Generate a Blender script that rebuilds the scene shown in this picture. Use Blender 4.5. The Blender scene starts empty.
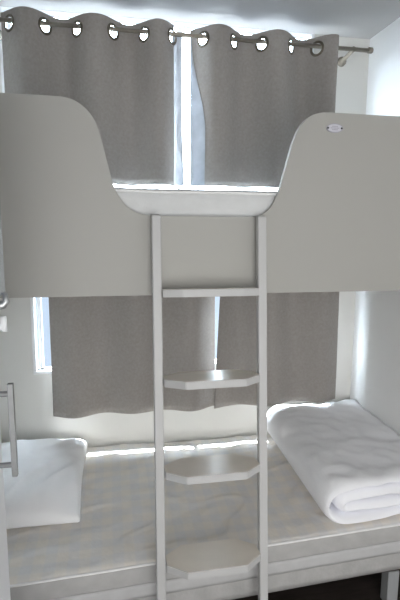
import bpy, bmesh, math, random
from mathutils import Vector, Matrix, noise
S = bpy.context.scene
COL = S.collection

# ------------------------------------------------------------------ camera
cam = bpy.data.objects.new('camera', bpy.data.cameras.new('camera'))
COL.objects.link(cam); S.camera = cam
cam.data.sensor_fit = 'HORIZONTAL'; cam.data.sensor_width = 36.0
cam.data.lens = 36.0 * 467 / 400
cam.data.clip_start = 0.02
def cam_axes(yaw, pitch, roll):
    f = Vector((math.sin(yaw)*math.cos(pitch), math.cos(yaw)*math.cos(pitch), -math.sin(pitch)))
    r = Vector((math.cos(yaw), -math.sin(yaw), 0)); u = r.cross(f)
    c, s = math.cos(roll), math.sin(roll)
    return c*r + s*u, -s*r + c*u, f
r_, u_, f_ = cam_axes(math.radians(10.7), math.radians(8.42), math.radians(0.35))
M4 = Matrix((r_, u_, -f_)).transposed().to_4x4()
M4.translation = Vector((0, 0, 1.5))
cam.matrix_world = M4

# ------------------------------------------------------------------ light
w = bpy.data.worlds.new('world'); S.world = w; w.use_nodes = True
bg = w.node_tree.nodes['Background']
# bright hazy sky above the horizon, sunlit pale ground below it
nt = w.node_tree; tc = nt.nodes.new('ShaderNodeTexCoord'); sx = nt.nodes.new('ShaderNodeSeparateXYZ')
cr = nt.nodes.new('ShaderNodeValToRGB'); cr.color_ramp.elements[0].position = .49; cr.color_ramp.elements[1].position = .53
cr.color_ramp.elements[0].color = (.025, .029, .035, 1); cr.color_ramp.elements[1].color = (.84, .92, 1.0, 1)
ma = nt.nodes.new('ShaderNodeMath'); ma.operation = 'MULTIPLY_ADD'; ma.inputs[1].default_value = .5; ma.inputs[2].default_value = .5
nt.links.new(tc.outputs['Generated'], sx.inputs[0]); nt.links.new(sx.outputs[2], ma.inputs[0]); nt.links.new(ma.outputs[0], cr.inputs[0])
nt.links.new(cr.outputs[0], bg.inputs[0]); bg.inputs[1].default_value = 32.0
def sun(rot, strength, col):
    l = bpy.data.lights.new('sun', 'SUN'); l.energy = strength; l.color = col; l.angle = math.radians(0.6)
    o = bpy.data.objects.new('sun', l); COL.objects.link(o); o.rotation_euler = rot
sd = Vector((0.10, -0.20, -1.0)).normalized()          # the way the sunlight travels
sun(sd.to_track_quat('-Z', 'Y').to_euler(), 85.0, (1, .97, .92))
def area(loc, rot, sx, sy, p, col):
    l = bpy.data.lights.new('added_fill', 'AREA'); l.shape = 'RECTANGLE'; l.size = sx; l.size_y = sy
    l.energy = p; l.color = col
    o = bpy.data.objects.new('added_fill', l); COL.objects.link(o); o.location = loc; o.rotation_euler = rot
area((0.22, -1.5, 0.95), (math.radians(90), 0, math.radians(-8)), 1.2, 1.7, 45, (1.0, .99, .975))  # added fill lamp behind the camera; the front wall has no opening
vs = S.view_settings
S.display_settings.display_device = 'sRGB'
vs.view_transform = 'Standard'; vs.look = 'None'; vs.gamma = 1; vs.use_curve_mapping = False
vs.exposure = 0.0
S.cycles.max_bounces = 14; S.cycles.diffuse_bounces = 10

# ------------------------------------------------------------------ materials
def mat(name, col, rough=.6, metal=0.0, var=0.0, vscale=4, bump=0.0, bscale=200, spec=.4, transl=0.0, kind=None, stretch=(1,1,1)):
    m = bpy.data.materials.new(name); m.use_nodes = True
    nt = m.node_tree; n = nt.nodes; L = nt.links
    b = n['Principled BSDF']; b.inputs['Roughness'].default_value = rough
    b.inputs['Metallic'].default_value = metal; b.inputs['Specular IOR Level'].default_value = spec
    tc = n.new('ShaderNodeTexCoord'); mp = n.new('ShaderNodeMapping'); mp.inputs['Scale'].default_value = stretch
    L.new(tc.outputs['Object'], mp.inputs[0])
    nz = n.new('ShaderNodeTexNoise'); nz.inputs['Scale'].default_value = vscale; nz.inputs['Detail'].default_value = 4
    L.new(mp.outputs[0], nz.inputs['Vector'])
    cr = n.new('ShaderNodeValToRGB')
    cr.color_ramp.elements[0].position = .3; cr.color_ramp.elements[1].position = .7
    cr.color_ramp.elements[0].color = (*[c*(1-var) for c in col], 1)
    cr.color_ramp.elements[1].color = (*[min(1, c*(1+var)) for c in col], 1)
    L.new(nz.outputs['Fac'], cr.inputs[0]); out = cr.outputs[0]
    if kind == 'plaid':                                    # faint woven checks of the ticking
        for ax, sc in (('X', 26), ('Y', 24)):
            wv = n.new('ShaderNodeTexWave'); wv.bands_direction = ax; wv.inputs['Scale'].default_value = sc/6.28
            wv.inputs['Distortion'].default_value = .4; L.new(mp.outputs[0], wv.inputs['Vector'])
            r2 = n.new('ShaderNodeValToRGB'); r2.color_ramp.elements[0].position = .35; r2.color_ramp.elements[1].position = .65
            r2.color_ramp.elements[0].color = (.955, .965, .985, 1); r2.color_ramp.elements[1].color = (1, .99, .975, 1)
            L.new(wv.outputs[0], r2.inputs[0])
            mx = n.new('ShaderNodeMix'); mx.data_type = 'RGBA'; mx.blend_type = 'MULTIPLY'; mx.inputs[0].default_value = 1
            L.new(out, mx.inputs[6]); L.new(r2.outputs[0], mx.inputs[7]); out = mx.outputs[2]
    L.new(out, b.inputs['Base Color'])
    if bump:
        n2 = n.new('ShaderNodeTexNoise'); n2.inputs['Scale'].default_value = bscale; n2.inputs['Detail'].default_value = 3
        L.new(mp.outputs[0], n2.inputs['Vector'])
        bp = n.new('ShaderNodeBump'); bp.inputs['Strength'].default_value = bump; bp.inputs['Distance'].default_value = .004
        L.new(n2.outputs['Fac'], bp.inputs['Height']); L.new(bp.outputs[0], b.inputs['Normal'])
    if transl:
        t = n.new('ShaderNodeBsdfTranslucent'); L.new(out, t.inputs[0])
        ms = n.new('ShaderNodeMixShader'); ms.inputs[0].default_value = transl
        L.new(b.outputs[0], ms.inputs[1]); L.new(t.outputs[0], ms.inputs[2])
        L.new(ms.outputs[0], n['Material Output'].inputs[0])
    return m
M = dict(
    wall=mat('cream_wall_board', (.67, .665, .64), .55, var=.02, bump=.05, bscale=90),
    wallr=mat('pale_grey_wall_board', (.86, .87, .875), .5, var=.02, bump=.05, bscale=90),
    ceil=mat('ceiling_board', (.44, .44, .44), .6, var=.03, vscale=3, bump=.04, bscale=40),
    floor=mat('dark_vinyl_floor', (.045, .036, .032), .5, var=.3, vscale=8, stretch=(1, 6, 1)),
    panel=mat('grey_white_laminate', (.385, .38, .357), .5, var=.015, vscale=3, bump=.03, bscale=150),
    panel_edge=mat('pale_edge_band', (.48, .475, .45), .4),
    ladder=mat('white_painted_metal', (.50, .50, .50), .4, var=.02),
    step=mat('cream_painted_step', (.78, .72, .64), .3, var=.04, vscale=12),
    curtain=mat('grey_woven_curtain', (.36, .338, .318), .9, var=.07, vscale=90, bump=.3, bscale=420, spec=.1, transl=.14, stretch=(1, 1, 1)),
    gap_glow=mat('pale_gap_glow', (.46, .50, .56), .8, var=.12, vscale=14, spec=.1, transl=.015),  # pale strips standing in for the glow beside the upper gap
    bronze=mat('aged_bronze_metal', (.25, .225, .19), .45, metal=.6, var=.1, vscale=30),
    ring=mat('bronze_eyelet_metal', (.17, .15, .12), .35, metal=.7),
    frame=mat('white_window_frame', (.80, .82, .84), .35),
    matt=mat('checked_mattress_ticking', (.77, .745, .71), .85, var=.03, vscale=20, bump=.3, bscale=60, kind='plaid', spec=.2),
    matt2=mat('grey_mattress_ticking', (.66, .67, .675), .85, var=.04, vscale=18, bump=.3, bscale=60, spec=.2),
    matt_side=mat('grey_shaded_mattress_border', (.43, .425, .42), .9, var=.08, vscale=16, bump=.4, bscale=60, spec=.2),  # grey front border, coloured darker to stand in for shade
    tape=mat('pale_border_tape', (.51, .51, .515), .9, var=.05, vscale=20, spec=.2),
    piping=mat('white_mattress_piping', (.82, .82, .82), .8, spec=.2),
    duvet=mat('white_cotton_duvet', (.93, .935, .97), .9, var=.015, bump=.25, bscale=45, spec=.15),
    pillow=mat('white_cotton_pillow', (.86, .865, .88), .9, var=.015, bump=.25, bscale=45, spec=.15),
    steel=mat('brushed_steel', (.25, .255, .26), .45, metal=.6, var=.05, vscale=60),
    greymetal=mat('grey_painted_metal', (.34, .35, .36), .45),
    slat=mat('dark_base_board', (.06, .05, .045), .7),
    door=mat('white_door_laminate', (.78, .79, .82), .35),
    mirror=mat('mirror_glass', (.60, .66, .74), .12, metal=.9),
    chrome=mat('chrome_metal', (.42, .43, .44), .4, metal=.8),
    badge=mat('badge_plate', (.60, .60, .66), .4, metal=.2),
    badge_ink=mat('badge_ink', (.36, .36, .42), .5),
    screw=mat('dark_screw', (.05, .05, .05), .4, metal=.5),
)
g = bpy.data.materials.new('window_glass'); g.use_nodes = True
nt = g.node_tree; nt.nodes.remove(nt.nodes['Principled BSDF'])
t = nt.nodes.new('ShaderNodeBsdfTransparent'); t.inputs[0].default_value = (.93, .96, .98, 1)
gl = nt.nodes.new('ShaderNodeBsdfGlossy'); gl.inputs['Roughness'].default_value = .02
ms = nt.nodes.new('ShaderNodeMixShader'); ms.inputs[0].default_value = .06
nt.links.new(t.outputs[0], ms.inputs[1]); nt.links.new(gl.outputs[0], ms.inputs[2])
nt.links.new(ms.outputs[0], nt.nodes['Material Output'].inputs[0]); M['glass'] = g

# ------------------------------------------------------------------ helpers
def obj(name, bm, m, parent=None, smooth=False, **props):
    me = bpy.data.meshes.new(name)
    bmesh.ops.recalc_face_normals(bm, faces=bm.faces[:])
    bm.to_mesh(me); bm.free()
    o = bpy.data.objects.new(name, me); COL.objects.link(o)
    for mm in (m if isinstance(m, (list, tuple)) else [m]): me.materials.append(M[mm])
    if smooth:
        for p in me.polygons: p.use_smooth = True
    if parent:
        o.parent = parent; o.location = -Vector(parent.location)
    for k, v in props.items(): o[k] = v
    return o
def thing(name, label, cat, loc, group=None):
    o = bpy.data.objects.new(name, None); COL.objects.link(o); o.location = loc
    o['label'] = label; o['category'] = cat
    o.empty_display_size = .1
    if group: o['group'] = group
    return o
def box(bm, x0, x1, y0, y1, z0, z1, bev=0, seg=2):
    r = bmesh.ops.create_cube(bm, size=1)
    vs_ = r['verts']
    for v in vs_:
        v.co = Vector(((x0+x1)/2 + v.co.x*(x1-x0), (y0+y1)/2 + v.co.y*(y1-y0), (z0+z1)/2 + v.co.z*(z1-z0)))
    if bev:
        ed = list({e for v in vs_ for e in v.link_edges})
        bmesh.ops.bevel(bm, geom=ed, offset=bev, segments=seg, affect='EDGES', profile=.5)
    return bm
def B(*a, **k): return box(bmesh.new(), *a, **k)
def tube(bm, pts, r, n=14, cap=True):
    pts = [Vector(p) for p in pts]; rings = []
    for i, p in enumerate(pts):
        d = (pts[min(i+1, len(pts)-1)] - pts[max(i-1, 0)]).normalized()
        a = d.orthogonal() if i == 0 else (a - d*a.dot(d))
        a.normalize(); b = d.cross(a)
        rr = r[i] if isinstance(r, (list, tuple)) else r
        rings.append([bm.verts.new(p + rr*(math.cos(t)*a + math.sin(t)*b)) for t in [2*math.pi*k/n for k in range(n)]])
    for A, C in zip(rings, rings[1:]):
        for k in range(n): bm.faces.new((A[k], A[(k+1) % n], C[(k+1) % n], C[k]))
    if cap: bm.faces.new(rings[0]); bm.faces.new(rings[-1])
    return bm
def prism(bm, poly, axis, a, b):
    def P(p, t): return {'y': (p[0], t, p[1]), 'z': (p[0], p[1], t), 'x': (t, p[0], p[1])}[axis]
    A = [bm.verts.new(P(p, a)) for p in poly]; C = [bm.verts.new(P(p, b)) for p in poly]
    n = len(poly); side = []
    f1 = bm.faces.new(A); f2 = bm.faces.new(C)
    for i in range(n): side.append(bm.faces.new((A[i], A[(i+1) % n], C[(i+1) % n], C[i])))
    return f1, f2, side
def smooth_curve(pts, n=8):                                 # Catmull-Rom through 2D points
    out = []
    P = [pts[0]] + list(pts) + [pts[-1]]
    for i in range(1, len(P)-2):
        for k in range(n):
            t = k/n
            out.append(tuple(.5*((2*P[i][j]) + (-P[i-1][j]+P[i+1][j])*t + (2*P[i-1][j]-5*P[i][j]+4*P[i+1][j]-P[i+2][j])*t*t
                       + (-P[i-1][j]+3*P[i][j]-3*P[i+1][j]+P[i+2][j])*t**3) for j in (0, 1)))
    out.append(tuple(pts[-1])); return out
ST = dict(kind='structure')

XL, XR, YB, YF, ZC = -.62, 1.29, 2.30, -1.60, 2.452
T = .06
# ------------------------------------------------------------------ room shell
obj('floor', B(XL-T, XR+T, YF-T, YB+T, -.05, 0), 'floor', **ST)
obj('ceiling', B(XL-T, XR+T, YF-T, YB+T, ZC, ZC+.05), 'ceil', **ST)
obj('wall_right', B(XR, XR+T, YF-T, YB+T, 0, ZC), 'wallr', **ST)
obj('wall_left', B(XL-T, XL, YF-T, YB+T, 0, ZC), 'wall', **ST)
obj('wall_front', B(XL, XR, YF-T, YF, 0, ZC), 'wall', **ST)
# back wall with the two window openings
U = (-.46, .995, 1.665, ZC); Lw = (-.385, 1.11, .805, 1.27)
bm = bmesh.new()
box(bm, XL, XR, YB, YB+T, 0, Lw[2])
box(bm, XL, Lw[0], YB, YB+T, Lw[2], Lw[3]); box(bm, Lw[1], XR, YB, YB+T, Lw[2], Lw[3])
box(bm, XL, XR, YB, YB+T, Lw[3], U[2])
box(bm, XL, U[0], YB, YB+T, U[2], U[3]); box(bm, U[1], XR, YB, YB+T, U[2], U[3])
obj('wall_back', bm, 'wall', **ST)
for i, (x0, x1, z0, z1) in enumerate((U, Lw)):
    win = bpy.data.objects.new('window_%d' % (i+1), None); COL.objects.link(win)
    win.location = (x0, YB+.02, z0); win['kind'] = 'structure'
    f = .016; ft = .003 if i == 0 else f
    bm = bmesh.new()
    box(bm, x0, x1, YB-.004, YB+.045, z0, z0+f, bev=.003); box(bm, x0, x1, YB-.004, YB+.045, z1-ft, z1, bev=.002)
    box(bm, x0, x0+f, YB-.004, YB+.045, z0+f, z1-ft, bev=.003); box(bm, x1-f, x1, YB-.004, YB+.045, z0+f, z1-ft, bev=.003)
    obj('window_frame', bm, 'frame', win)
    bm = bmesh.new(); s = .018                                # sliding sash
    box(bm, x0+f+.012, x0+f+.012+s, YB+.02, YB+.04, z0+f, z1-ft, bev=.002)
    box(bm, x0+f, x1-f, YB+.02, YB+.04, z0+f, z0+f+.010, bev=.002)
    xm = .335
    box(bm, xm-.012, xm+.012, YB+.02, YB+.04, z0+f, z1-ft, bev=.002)
    obj('window_sash', bm, 'frame', win)
    obj('window_pane', B(x0+f, x1-f, YB+.030, YB+.033, z0+f, z1-ft), 'glass', win)

# ------------------------------------------------------------------ upper bunk
YP = 1.50
bunk = thing('upper_bunk', 'grey-white laminate upper bunk with a U-shaped entry cut into its guard panel', 'bunk bed', (.335, YP, 1.29))
left = [(-.30, 1.890), (-.16, 1.890), (-.122, 1.887), (-.092, 1.877), (-.063, 1.855), (-.040, 1.822), (-.022, 1.765), (-.006, 1.700), (.010, 1.638), (.030, 1.598),
        (.060, 1.566), (.095, 1.551), (.135, 1.546)]
right = [(.440, 1.546), (.475, 1.549), (.508, 1.566), (.532, 1.597), (.552, 1.650), (.570, 1.718), (.590, 1.790), (.612, 1.838), (.640, 1.868), (.675, 1.883), (.72, 1.887), (.80, 1.887)]
top = [(XL+.001, 1.890)] + smooth_curve(left, 4) + smooth_curve(right, 4) + [(XR-.001, 1.887)]
bm = bmesh.new(); cols = []
for (x, z) in top: cols.append([bm.verts.new(c) for c in ((x, YP, 1.293), (x, YP, z), (x, YP+.018, z), (x, YP+.018, 1.293))])
for A, C in zip(cols, cols[1:]):
    for k in range(4):
        fc = bm.faces.new((A[k], C[k], C[(k+1) % 4], A[(k+1) % 4])); fc.material_index = 1 if k in (1, 3) else 0
bm.faces.new(cols[0]); bm.faces.new(cols[-1])
gp = obj('guard_panel', bm, ['panel', 'panel_edge'], bunk)
bm = bmesh.new(); box(bm, XL+.002, XR-.002, YP+.019, YB-.002, 1.33, 1.352); box(bm, XL+.002, XR-.002, YP+.04, YP+.07, 1.295, 1.33); box(bm, XL+.002, XR-.002, YB-.04, YB-.01, 1.295, 1.33)
obj('bed_base', bm, 'panel', bunk)
# oval badge
bx, bz = .732, 1.838
def ell(a, b_, n=32): return [(bx + a*math.cos(2*math.pi*k/n), bz + b_*math.sin(2*math.pi*k/n)) for k in range(n)]
bm = bmesh.new(); prism(bm, ell(.029, .0145), 'y', YP-.003, YP)
bd = obj('badge', bm, 'badge_ink', bunk, label='small oval badge with two screws')
bm = bmesh.new(); prism(bm, ell(.0265, .0122), 'y', YP-.0036, YP-.003); q = obj('badge_plate', bm, 'badge'); q.parent = bd
bm = bmesh.new()
for k, zz in enumerate((.005, 0, -.005)):
    for j in range(6 if k == 1 else 4):
        ww = .0035; x = bx + (j-(2.5 if k == 1 else 1.5))*.0052
        box(bm, x-.0018, x+.0018, YP-.0042, YP-.0036, bz+zz-.0013, bz+zz+.0013)
q = obj('badge_lettering', bm, 'badge_ink'); q.parent = bd
for sx in (-.024, .024):
    bm = bmesh.new(); tube(bm, [(bx+sx, YP-.0036, bz), (bx+sx, YP-.0052, bz)], [.0035, .0028], 12); q = obj('screw', bm, 'screw'); q.parent = bd

def slab_mesh(x0, x1, yf0, yf1, y1, z0, z1, amp, seed, r=.035, nx=90, ny=44, nz=8, zback=0.0, folds=None):
    """soft rounded slab, front edge running from yf0 (left) to yf1 (right)"""
    bm = bmesh.new()
    bmesh.ops.create_cube(bm, size=1)
    for v in bm.verts: v.co *= 2
    # build as a grid box
    bm.clear(); V = {}
    def key(i, j, k):
        if (i, j, k) not in V:
            u, v_, w_ = i/nx, j/ny, k/nz
            x = x0+(x1-x0)*u; yf = yf0+(yf1-yf0)*u; y = yf+(y1-yf)*v_; z = z0+(z1-z0+zback*v_)*w_
            # round the edges
            dx = min(x-x0, x1-x); dy = min(y-yf, y1-y); dz = min(z-z0, z1+zback*v_-z)
            p = Vector((x, y, z))
            cx = min(max(x, x0+r), x1-r); cy = min(max(y, yf+r), y1-r); cz = min(max(z, z0+r*.5), z1+zback*v_-r)
            d = p-Vector((cx, cy, cz))
            rr = r
            m = max(abs(d.x), abs(d.y), abs(d.z))
            if d.length > 1e-6: p = Vector((cx, cy, cz)) + d*(m/d.length)
            V[(i, j, k)] = bm.verts.new(p)
        return V[(i, j, k)]
    def F(*ks): bm.faces.new([key(*q) for q in ks])
    for i in range(nx):
        for j in range(ny):
            F((i, j, 0), (i, j+1, 0), (i+1, j+1, 0), (i+1, j, 0)); F((i, j, nz), (i+1, j, nz), (i+1, j+1, nz), (i, j+1, nz))
    for i in range(nx):
        for k in range(nz):
            F((i, 0, k), (i+1, 0, k), (i+1, 0, k+1), (i, 0, k+1)); F((i, ny, k), (i, ny, k+1), (i+1, ny, k+1), (i+1, ny, k))
    for j in range(ny):
        for k in range(nz):
            F((0, j, k), (0, j, k+1), (0, j+1, k+1), (0, j+1, k)); F((nx, j, k), (nx, j+1, k), (nx, j+1, k+1), (nx, j, k+1))
    so = Vector((seed*7.3, seed*1.7, 0))
    for v in bm.verts:
        p = v.co; wgt = min(1, (p.z-z0)/(z1-z0)*1.5)*min(1, max(0, (p.y-(yf0+(yf1-yf0)*(p.x-x0)/(x1-x0))-.012)/.07))
        a = noise.noise(Vector((p.x*2.2, p.y*3.0, 0))+so)*amp
        q = Vector((p.x*3.0+p.y*3.5, p.y*9-p.x*4.5, p.z*4))+so
        a += (1-abs(noise.noise(q))*2)*amp*.35 + max(0, .8-abs(noise.noise(q*.8+Vector((3, 9, 1))))*7)*amp*.55
        p.z += a*wgt
        if p.y < yf0 - 1: p.y += noise.noise(Vector((p.x*9, 1, p.z*6))+so)*amp*.12
    return bm

um = thing('mattress', 'grey mattress lying in the upper bunk, seen through the U-shaped cut', 'mattress', (.335, 1.9, 1.352))
bm = slab_mesh(XL+.02, XR-.02, YP+.024, YP+.024, YB-.012, 1.353, 1.632, .004, 3, r=.02, zback=.058)
obj('mattress_body', bm, 'matt2', um, smooth=True)
bm = bmesh.new(); tube(bm, [(x, YP+.031, 1.624+.002*noise.noise(Vector((x*9, 0, 0)))) for x in [XL+.05+i*.02 for i in range(91)]], .005, 8)
obj('piping', bm, 'piping', um, smooth=True)

# ------------------------------------------------------------------ curtains
def curtain(name, label, xs, z0, z1, first, amp, yc, grommets=True, seed=0, edge=None, gap_glow=None, shift=None):
    """xs: grommet x positions. 'first' = +1 when the cloth after the 1st grommet lies behind the rod."""
    dx = (xs[-1]-xs[0])/(len(xs)-1)
    XA, XB_ = edge
    gx = [xs[0]-dx] + list(xs) + [xs[-1]+dx]
    def phase(x):
        if x < gx[0]: return (x-gx[0])/dx - 1
        for i in range(len(gx)-1):
            if x <= gx[i+1]: return i - 1 + (x-gx[i])/(gx[i+1]-gx[i])
        return len(gx)-2 + (x-gx[-1])/dx
    def xz(x, z):
        t = (z1-z)/(z1-z0)
        return x
    def yy(x, z):
        t = max(0, (z1-.05-z)/(z1-z0))
        ph = phase(x)
        a = math.sin(math.pi*ph)*first*amp*(1-.45*t)
        a += t*.022*noise.noise(Vector((x*5+seed, z*1.2, seed)))
        return yc + a
    # parametrise by arc length at the top
    N = 4000; xx = [XA + (XB_-XA)*i/N for i in range(N+1)]; s = [0]
    for i in range(N): s.append(s[-1] + math.hypot(xx[i+1]-xx[i], yy(xx[i+1], z1)-yy(xx[i], z1)))
    def x_of(sv):
        lo, hi = 0, N
        while hi-lo > 1:
            m_ = (lo+hi)//2
            if s[m_] <= sv: lo = m_
            else: hi = m_
        d = s[lo+1]-s[lo]; f = (sv-s[lo])/d if d else 0
        return xx[lo]+(xx[lo+1]-xx[lo])*f
    def s_of(x):
        i = min(N-1, max(0, int((x-XA)/(XB_-XA)*N))); return s[i]
    step = .0065
    ns = int(s[-1]/step); 
    zs = []; z = z1
    while z > z1-.1: zs.append(z); z -= step
    nz = int((z-z0)/.03)
    zs += [z-(z-z0)*i/nz for i in range(nz+1)]
    R = .0245; zg = 2.3415
    cen = [(s_of(x), zg) for x in xs] if grommets else []
    bm = bmesh.new(); grid = []; hole = set()
    for i in range(ns+1):
        row = []
        for j, z in enumerate(zs):
            sv, zv = s[-1]*i/ns, z
            for (cs, cz) in cen:
                d = math.hypot(sv-cs, zv-cz)
                if d < R-.6*step: hole.add((i, j))
                elif d < R+.6*step and d > 0: sv = cs+(sv-cs)*R/d; zv = cz+(zv-cz)*R/d
            x = x_of(min(max(sv, 0), s[-1]))
            tt = (z1-zv)/(z1-z0)
            zh = zv + (.006*noise.noise(Vector((x*7+seed, 3, 0))) if j == len(zs)-1 else 0)
            row.append(bm.verts.new((x, yy(x, zv), zh)))
        grid.append(row)
    for i in range(ns):
        for j in range(len(zs)-1):
            q = [(i, j), (i+1, j), (i+1, j+1), (i, j+1)]
            if any(k in hole for k in q): continue
            bm.faces.new([grid[a][b_] for a, b_ in q])
    for v in [v for v in bm.verts if not v.link_faces]: bm.verts.remove(v)
    root = thing(name, label, 'curtain', ((XA+XB_)/2, yc, z0), 'grey window curtains')
    if shift:                                                # the free inner edge wanders towards the hem
        for v in bm.verts:
            t = (z1-v.co.z)/(z1-z0); d = max(0, 1-abs(v.co.x-shift[0])/.10)
            v.co.x += d*shift[1]*t
    cl = obj('curtain_cloth', bm, 'curtain', root, smooth=True)
    md = cl.modifiers.new('thick', 'SOLIDIFY'); md.thickness = .0016; md.offset = 0
    for x in (xs if grommets else []):
        e = .002; t = Vector((2*e, yy(x+e, zg)-yy(x-e, zg), 0)).normalized(); nrm = t.cross(Vector((0, 0, 1)))
        c = Vector((x, yy(x, zg), zg)); bm = bmesh.new(); n = 28; rings = []
        for a in range(n):
            th = 2*math.pi*a/n; rad = t*math.cos(th)+Vector((0, 0, 1))*math.sin(th)
            rings.append([bm.verts.new(c + rad*(.0290+.0062*math.cos(f)) + nrm*.0032*math.sin(f)) for f in [2*math.pi*k/8 for k in range(8)]])
        for a in range(n):
            A, C = rings[a], rings[(a+1) % n]
            for k in range(8): bm.faces.new((A[k], A[(k+1) % 8], C[(k+1) % 8], C[k]))
        obj('eyelet', bm, 'ring', root, smooth=True)
    if gap_glow and gap_glow.get('strip'):
        xa, xb, y0, y1, ws = gap_glow['strip']
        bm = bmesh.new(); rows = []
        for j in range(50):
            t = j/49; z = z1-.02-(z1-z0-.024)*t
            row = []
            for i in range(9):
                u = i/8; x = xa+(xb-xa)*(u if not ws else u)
                x += gap_glow['wave'](t)*(u if gap_glow['free'] > 0 else 1-u)
                if ws:                                       # glow strip laid on the front of the cloth, tapering to the heading
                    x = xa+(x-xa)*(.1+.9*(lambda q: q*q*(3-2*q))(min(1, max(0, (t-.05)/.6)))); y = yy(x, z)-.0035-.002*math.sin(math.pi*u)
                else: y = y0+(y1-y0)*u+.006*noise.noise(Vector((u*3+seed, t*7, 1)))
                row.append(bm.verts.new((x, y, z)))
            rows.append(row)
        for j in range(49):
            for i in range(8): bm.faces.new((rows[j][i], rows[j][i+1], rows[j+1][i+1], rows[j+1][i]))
        lo = obj('gap_glow', bm, 'gap_glow', root, smooth=True, label='pale strip standing in for the glow beside the gap')
    return root
YR = 2.18
def bell(t): return math.sin(math.pi*min(1, max(0, t)))
curtain('curtain', 'grey eyelet curtain above the bunk, left of the bright gap', [-.396, -.253, -.124, .026, .158, .28], 1.705, 2.392, -1, .045, YR, seed=1,
        edge=(-.432, .288),
        gap_glow=dict(strip=(.284, .328, YR+.036, YR+.022, 0), wave=lambda t: -.004+.035*max(0, t-.45)**1.3, free=1))
curtain('curtain', 'grey eyelet curtain above the bunk, right of the bright gap', [.418, .56, .691, .831, .958], 1.705, 2.392, -1, .045, YR, seed=5,
        edge=(.367, 1.046),
        gap_glow=dict(strip=(.368, .428, 0, 0, 1), wave=lambda t: .003*math.sin(9*t), free=-1))
curtain('curtain', 'grey curtain below the bunk, left of the narrow gap', [-.26, -.12, .03, .17, .31, .45], .612, 1.273, -1, .034, 2.215, grommets=False, seed=9, edge=(-.292, .499), shift=(.499, .006))
curtain('curtain', 'grey curtain below the bunk, right of the narrow gap', [.56, .70, .85, .99, 1.12], .612, 1.273, 1, .034, 2.215, grommets=False, seed=14, edge=(.515, 1.163), shift=(.515, -.024))

# rods
rod = thing('curtain_rod', 'bronze curtain rod on angled brackets under the ceiling', 'curtain rod', (.39, YR, 2.345))
obj('pole', tube(bmesh.new(), [(-.52, YR, 2.352), (1.225, YR, 2.352)], .0095, 16), 'bronze', rod, smooth=True)
for x in (-.525, 1.222):
    s_ = 1 if x > 0 else -1
    obj('end_cap', tube(bmesh.new(), [(x-s_*.004, YR, 2.353), (x+s_*.014, YR, 2.353), (x+s_*.018, YR, 2.353)], [.0135, .0135, .010], 16), 'bronze', rod, smooth=True)
for x in (-.462, 1.142):
    b_ = obj('bracket', tube(bmesh.new(), [(x, YB-.002, 2.335), (x, YB-.016, 2.335), (x, YB-.018, 2.336), (x, YB-.045, 2.340), (x, YR+.014, 2.350), (x, YR-.004, 2.353)], [.024, .021, .011, .010, .010, .012], 14), 'bronze', rod, smooth=True)
rod2 = thing('curtain_rod', 'curtain rod under the upper bunk carrying the lower grey curtains', 'curtain rod', (.43, 2.215, 1.278))
obj('pole', tube(bmesh.new(), [(-.34, 2.215, 1.281), (1.20, 2.215, 1.281)], .005, 10), 'bronze', rod2, smooth=True)
for x in (-.33, 1.19): obj('bracket', tube(bmesh.new(), [(x, 2.215, 1.281), (x, YB-.002, 1.281)], .005, 8), 'bronze', rod2)

# ------------------------------------------------------------------ lower bunk
lb = thing('lower_bunk', 'grey metal lower bunk base on square legs over the dark floor', 'bed base', (.335, 1.9, 0))
obj('bed_base', B(XL+.01, XR-.01, 1.56, YB-.01, .160, .185), 'slat', lb)
obj('side_rail', B(XL+.01, XR-.01, 1.525, 1.555, .150, .185, bev=.002), 'slat', lb)
for x in (-.56, 1.088):
    for y in (1.52, 2.20): obj('leg', B(x-.024, x+.024, y, y+.048, 0, .150 if y < 2 else .160, bev=.003), 'greymetal', lb)
lm = thing('mattress', 'pale checked mattress on the lower bunk under the pillow and duvet', 'mattress', (.335, 1.9, .185))
bm = slab_mesh(XL+.015, XR-.012, 1.405, 1.497, YB-.012, .186, .383, .010, 11, r=.022, zback=.034, nx=170, ny=90)
bm.normal_update()
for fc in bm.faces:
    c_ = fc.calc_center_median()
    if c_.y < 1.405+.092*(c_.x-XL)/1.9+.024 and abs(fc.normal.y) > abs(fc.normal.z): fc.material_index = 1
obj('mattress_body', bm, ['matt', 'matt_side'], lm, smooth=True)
def edge_pts(z, off):
    return [(XL+.04+i*.02, 1.405+(1.497-1.405)*((.025+i*.02)/1.883)+off+.0006*noise.noise(Vector((i*.3, z*30, 0))), z+.0010*noise.noise(Vector((i*.21, 5, z)))) for i in range(93)]
obj('piping', tube(bmesh.new(), edge_pts(.3765, .0068), .0045, 8), 'piping', lm, smooth=True)
bm = bmesh.new(); A = edge_pts(.288, -.0022); rows = [[bm.verts.new((x, y-.0025*math.sin(math.pi*k/4)-.001, z-.026+.013*k)) for k in range(5)] for x, y, z in A]
for p_, q_ in zip(rows, rows[1:]):
    for k in range(4): bm.faces.new((p_[k], q_[k], q_[k+1], p_[k+1]))
tp = obj('side_tape', bm, 'tape', lm, smooth=True); md = tp.modifiers.new('t', 'SOLIDIFY'); md.thickness = .002; md.offset = 1

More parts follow.
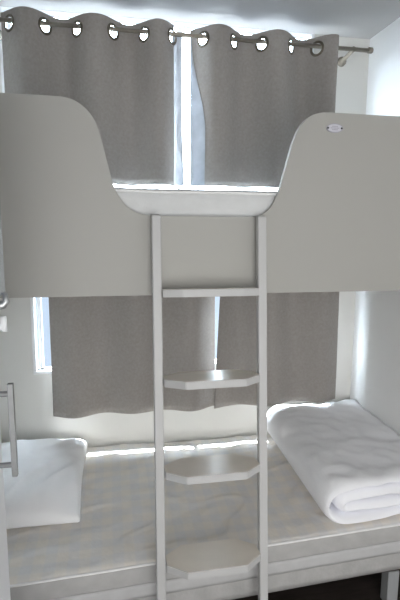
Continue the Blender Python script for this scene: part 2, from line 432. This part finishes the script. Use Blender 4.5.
# pillow
pl = thing('pillow', 'plump white pillow at the left end of the lower bunk', 'pillow', (-.36, 1.96, .39))
bm = bmesh.new(); n1, n2 = 56, 70; W, H = .222, .305; top = {}; bot = {}
for i in range(n1+1):
    for j in range(n2+1):
        u, v_ = -1+2*i/n1, -1+2*j/n2
        e = max(0, (1-abs(u)**2.6))*max(0, (1-abs(v_)**2.6)); h = e**.42
        px = u*W*(1-.05*(1-v_*v_)*-1*0 - .05*(v_**2 < 0)) * (1-.045*(1-abs(v_)**2)*abs(u)); py = v_*H*(1-.04*(1-abs(u)**2)*abs(v_))
        wr = noise.noise(Vector((px*14+py*6, py*5-px*9, 2)))*.007 + noise.noise(Vector((px*5, py*5, 7)))*.012
        wr += (1-2*abs(noise.noise(Vector((px*10-py*7, py*4+px*3, 4)))))*.022*(.35+abs(u)**2)
        x, y = -.358+px, 1.963+py
        top[i, j] = bm.verts.new((x, y, .420+h*.10+wr*e**.2+(y-1.66)*.045))
        bot[i, j] = top[i, j] if (i in (0, n1) or j in (0, n2)) else bm.verts.new((x, y, max(.392+(y-1.66)*.045, .420-h*.030+(y-1.66)*.045)))
for i in range(n1):
    for j in range(n2):
        bm.faces.new((top[i, j], top[i+1, j], top[i+1, j+1], top[i, j+1]))
        a = (bot[i, j], bot[i, j+1], bot[i+1, j+1], bot[i+1, j])
        if len(set(a)) == 4:
            try: bm.faces.new(a)
            except ValueError: pass
obj('pillow_cover', bm, 'pillow', pl, smooth=True)

# duvet, folded: outer sheet folded over at the left, inner sheet rolled inside
dv = thing('duvet', 'thick folded white duvet at the right end of the lower bunk', 'duvet', (1.03, 1.9, .39))
def folded(bm, xl, xr, zb, zt, th, y0, y1, seed, skew):
    r = (zt-zb)/2 - th/2
    zc = (zb+zt)/2
    path = []
    for k in range(26): path.append((xr-.01-(xr-.01-(xl+r+th/2))*k/26, zb+th/2))
    for k in range(15):
        a = -math.pi/2-math.pi*k/14; path.append((xl+r+th/2+r*1.15*math.cos(a), zc+r*math.sin(a)))
    for k in range(1, 27): path.append((xl+r+th/2+(xr-(xl+r+th/2))*k/26, zt-th/2))
    ny = 46; rings = []
    for j in range(ny+1):
        v_ = j/ny; y = y0+(y1-y0)*v_
        e = min(v_, 1-v_)/.07; hh = th/2*(math.sqrt(max(.0, 1-(1-min(1, e))**2))*.97+.03)
        outer = []; inner = []
        for k, (px, pz) in enumerate(path):
            a = Vector(path[min(k+1, len(path)-1)])-Vector(path[max(k-1, 0)]); a.normalize(); nr = Vector((a.y, -a.x))
            sk = skew*(1-v_)*(1-(px-xl)/(xr-xl))
            yo = y + .020*noise.noise(Vector((px*6, pz*16, seed)))*max(0, 1-v_/.3)
            wv = 0.012*noise.noise(Vector((px*5+seed, y*5, pz*6))) + .008*(1-2*abs(noise.noise(Vector((px*6-y*4, y*9+px*5, pz*5+seed)))))+ .004*(1-2*abs(noise.noise(Vector((px*14+y*6, y*22-px*5, pz*5+seed)))))
            flat = 1 if pz > zc else 0
            o_ = Vector((px, pz))-nr*hh*-1; i_ = Vector((px, pz))-nr*hh
            outer.append(bm.verts.new((min(xr, o_.x+sk), yo, max(zb, o_.y+wv*flat))))
            inner.append(bm.verts.new((min(xr, i_.x+sk), yo, max(zb, i_.y+wv*flat))))
        rings.append(outer+inner[::-1])
    for rg in rings:
        for v in rg: v.co.z += (v.co.y-1.5)*.038
    n = len(rings[0])
    for A, C in zip(rings, rings[1:]):
        for k in range(n): bm.faces.new((A[k], A[(k+1) % n], C[(k+1) % n], C[k]))
    for R_ in (rings[0], rings[-1]):
        h = n//2
        for k in range(h-1): bm.faces.new((R_[k], R_[k+1], R_[n-2-k], R_[n-1-k]))
bm = bmesh.new()
folded(bm, .782, XR-.004, .394, .556, .032, 1.50, YB-.025, 3, -.012)
obj('duvet_outer_fold', bm, 'duvet', dv, smooth=True)
bm = bmesh.new()
folded(bm, .822, XR-.006, .430, .517, .042, 1.500, YB-.03, 3, 0)
obj('duvet_inner_fold', bm, 'duvet', dv, smooth=True)

# ------------------------------------------------------------------ ladder
lad = thing('ladder', 'white bunk ladder with four angular steps hooked on the upper bunk', 'ladder', (.29, 1.31, 0))
ztop = 1.548; slope = .0963
def ry(z): return 1.470-slope*(ztop-z)
for x in (.137, .477):
    xb = x + (-.004 if x < .3 else -.0)
    bm = box(bmesh.new(), -.0145, .0145, -.014, .014, 0, 1, bev=.004)
    for v in bm.verts:
        z = v.co.z*ztop; v.co = Vector((x+v.co.x+(xb-x)*(1-v.co.z), ry(z)+v.co.y, z))
    obj('rail', bm, 'ladder', lad)
    bm = bmesh.new(); box(bm, x-.010, x+.010, ry(ztop)+.008, YP+.0188+.003, 1.5475, 1.5505); box(bm, x-.010, x+.010, YP+.0188, YP+.0218, 1.49, 1.5475)
    obj('hook', bm, 'ladder', lad)
for zc in (1.306, 1.028, .735, .435):
    hw, mw, d1, d2 = .155, .095, .078, .028
    if zc > 1.2: d1 = .045
    poly = [(-hw, -d2), (-mw, -d1), (mw, -d1), (hw, -d2), (hw, d2), (mw, d1), (-mw, d1), (-hw, d2)]
    bm = bmesh.new(); prism(bm, poly, 'z', -.012, .012)
    bmesh.ops.bevel(bm, geom=bm.edges[:], offset=.002, segments=2, affect='EDGES')
    for v in bm.verts:
        q = Vector((v.co.x, v.co.y*math.cos(.096)+v.co.z*slope, v.co.z-v.co.y*slope))
        v.co = Vector((.307+q.x, ry(zc)+q.y-.0, zc+q.z))
    bm.normal_update()
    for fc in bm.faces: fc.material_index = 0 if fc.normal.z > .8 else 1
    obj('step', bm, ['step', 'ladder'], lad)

# ------------------------------------------------------------------ wardrobe at the left
wd = thing('wardrobe', 'white wardrobe with a steel bar handle at the left edge', 'wardrobe', (-.42, .60, 0))
xf = -.213
obj('wardrobe_body', B(XL+.005, xf-.020, .30, .895, .0, 2.1, bev=.002), 'door', wd)
dr = obj('door', B(xf-.018, xf, .305, .893, .03, 2.08, bev=.003), 'door', wd)
def sub(o, p): o.parent = p; o.location = (0, 0, 0); return o
bm = box(bmesh.new(), xf+.024, xf+.034, .851, .861, 1.050, 1.227, bev=.001)
h = sub(obj('handle', bm, 'steel'), dr)
for z in (1.072, 1.208): sub(obj('handle_post', tube(bmesh.new(), [(xf, .856, z), (xf+.025, .856, z)], .005, 12), 'steel'), dr)
sub(obj('mirror', B(xf+.0005, xf+.022, .42, .893, 1.385, 2.0, bev=.003), 'mirror', label='blue-grey mirror'), dr)
bm = bmesh.new(); tube(bm, [(xf+.0005, .880, 1.365), (xf+.010, .880, 1.365), (xf+.020, .880, 1.367), (xf+.025, .880, 1.372), (xf+.023, .880, 1.388)], [.009, .009, .008, .006, .004], 14)
sub(obj('mirror_clip', bm, 'chrome', smooth=True), dr)
bm = bmesh.new(); tube(bm, [(xf+.0005, .882, 1.325), (xf+.014, .882, 1.325), (xf+.018, .882, 1.318), (xf+.018, .882, 1.345)], [.006, .006, .006, .005], 12)
sub(obj('hook', bm, 'frame', smooth=True), dr)
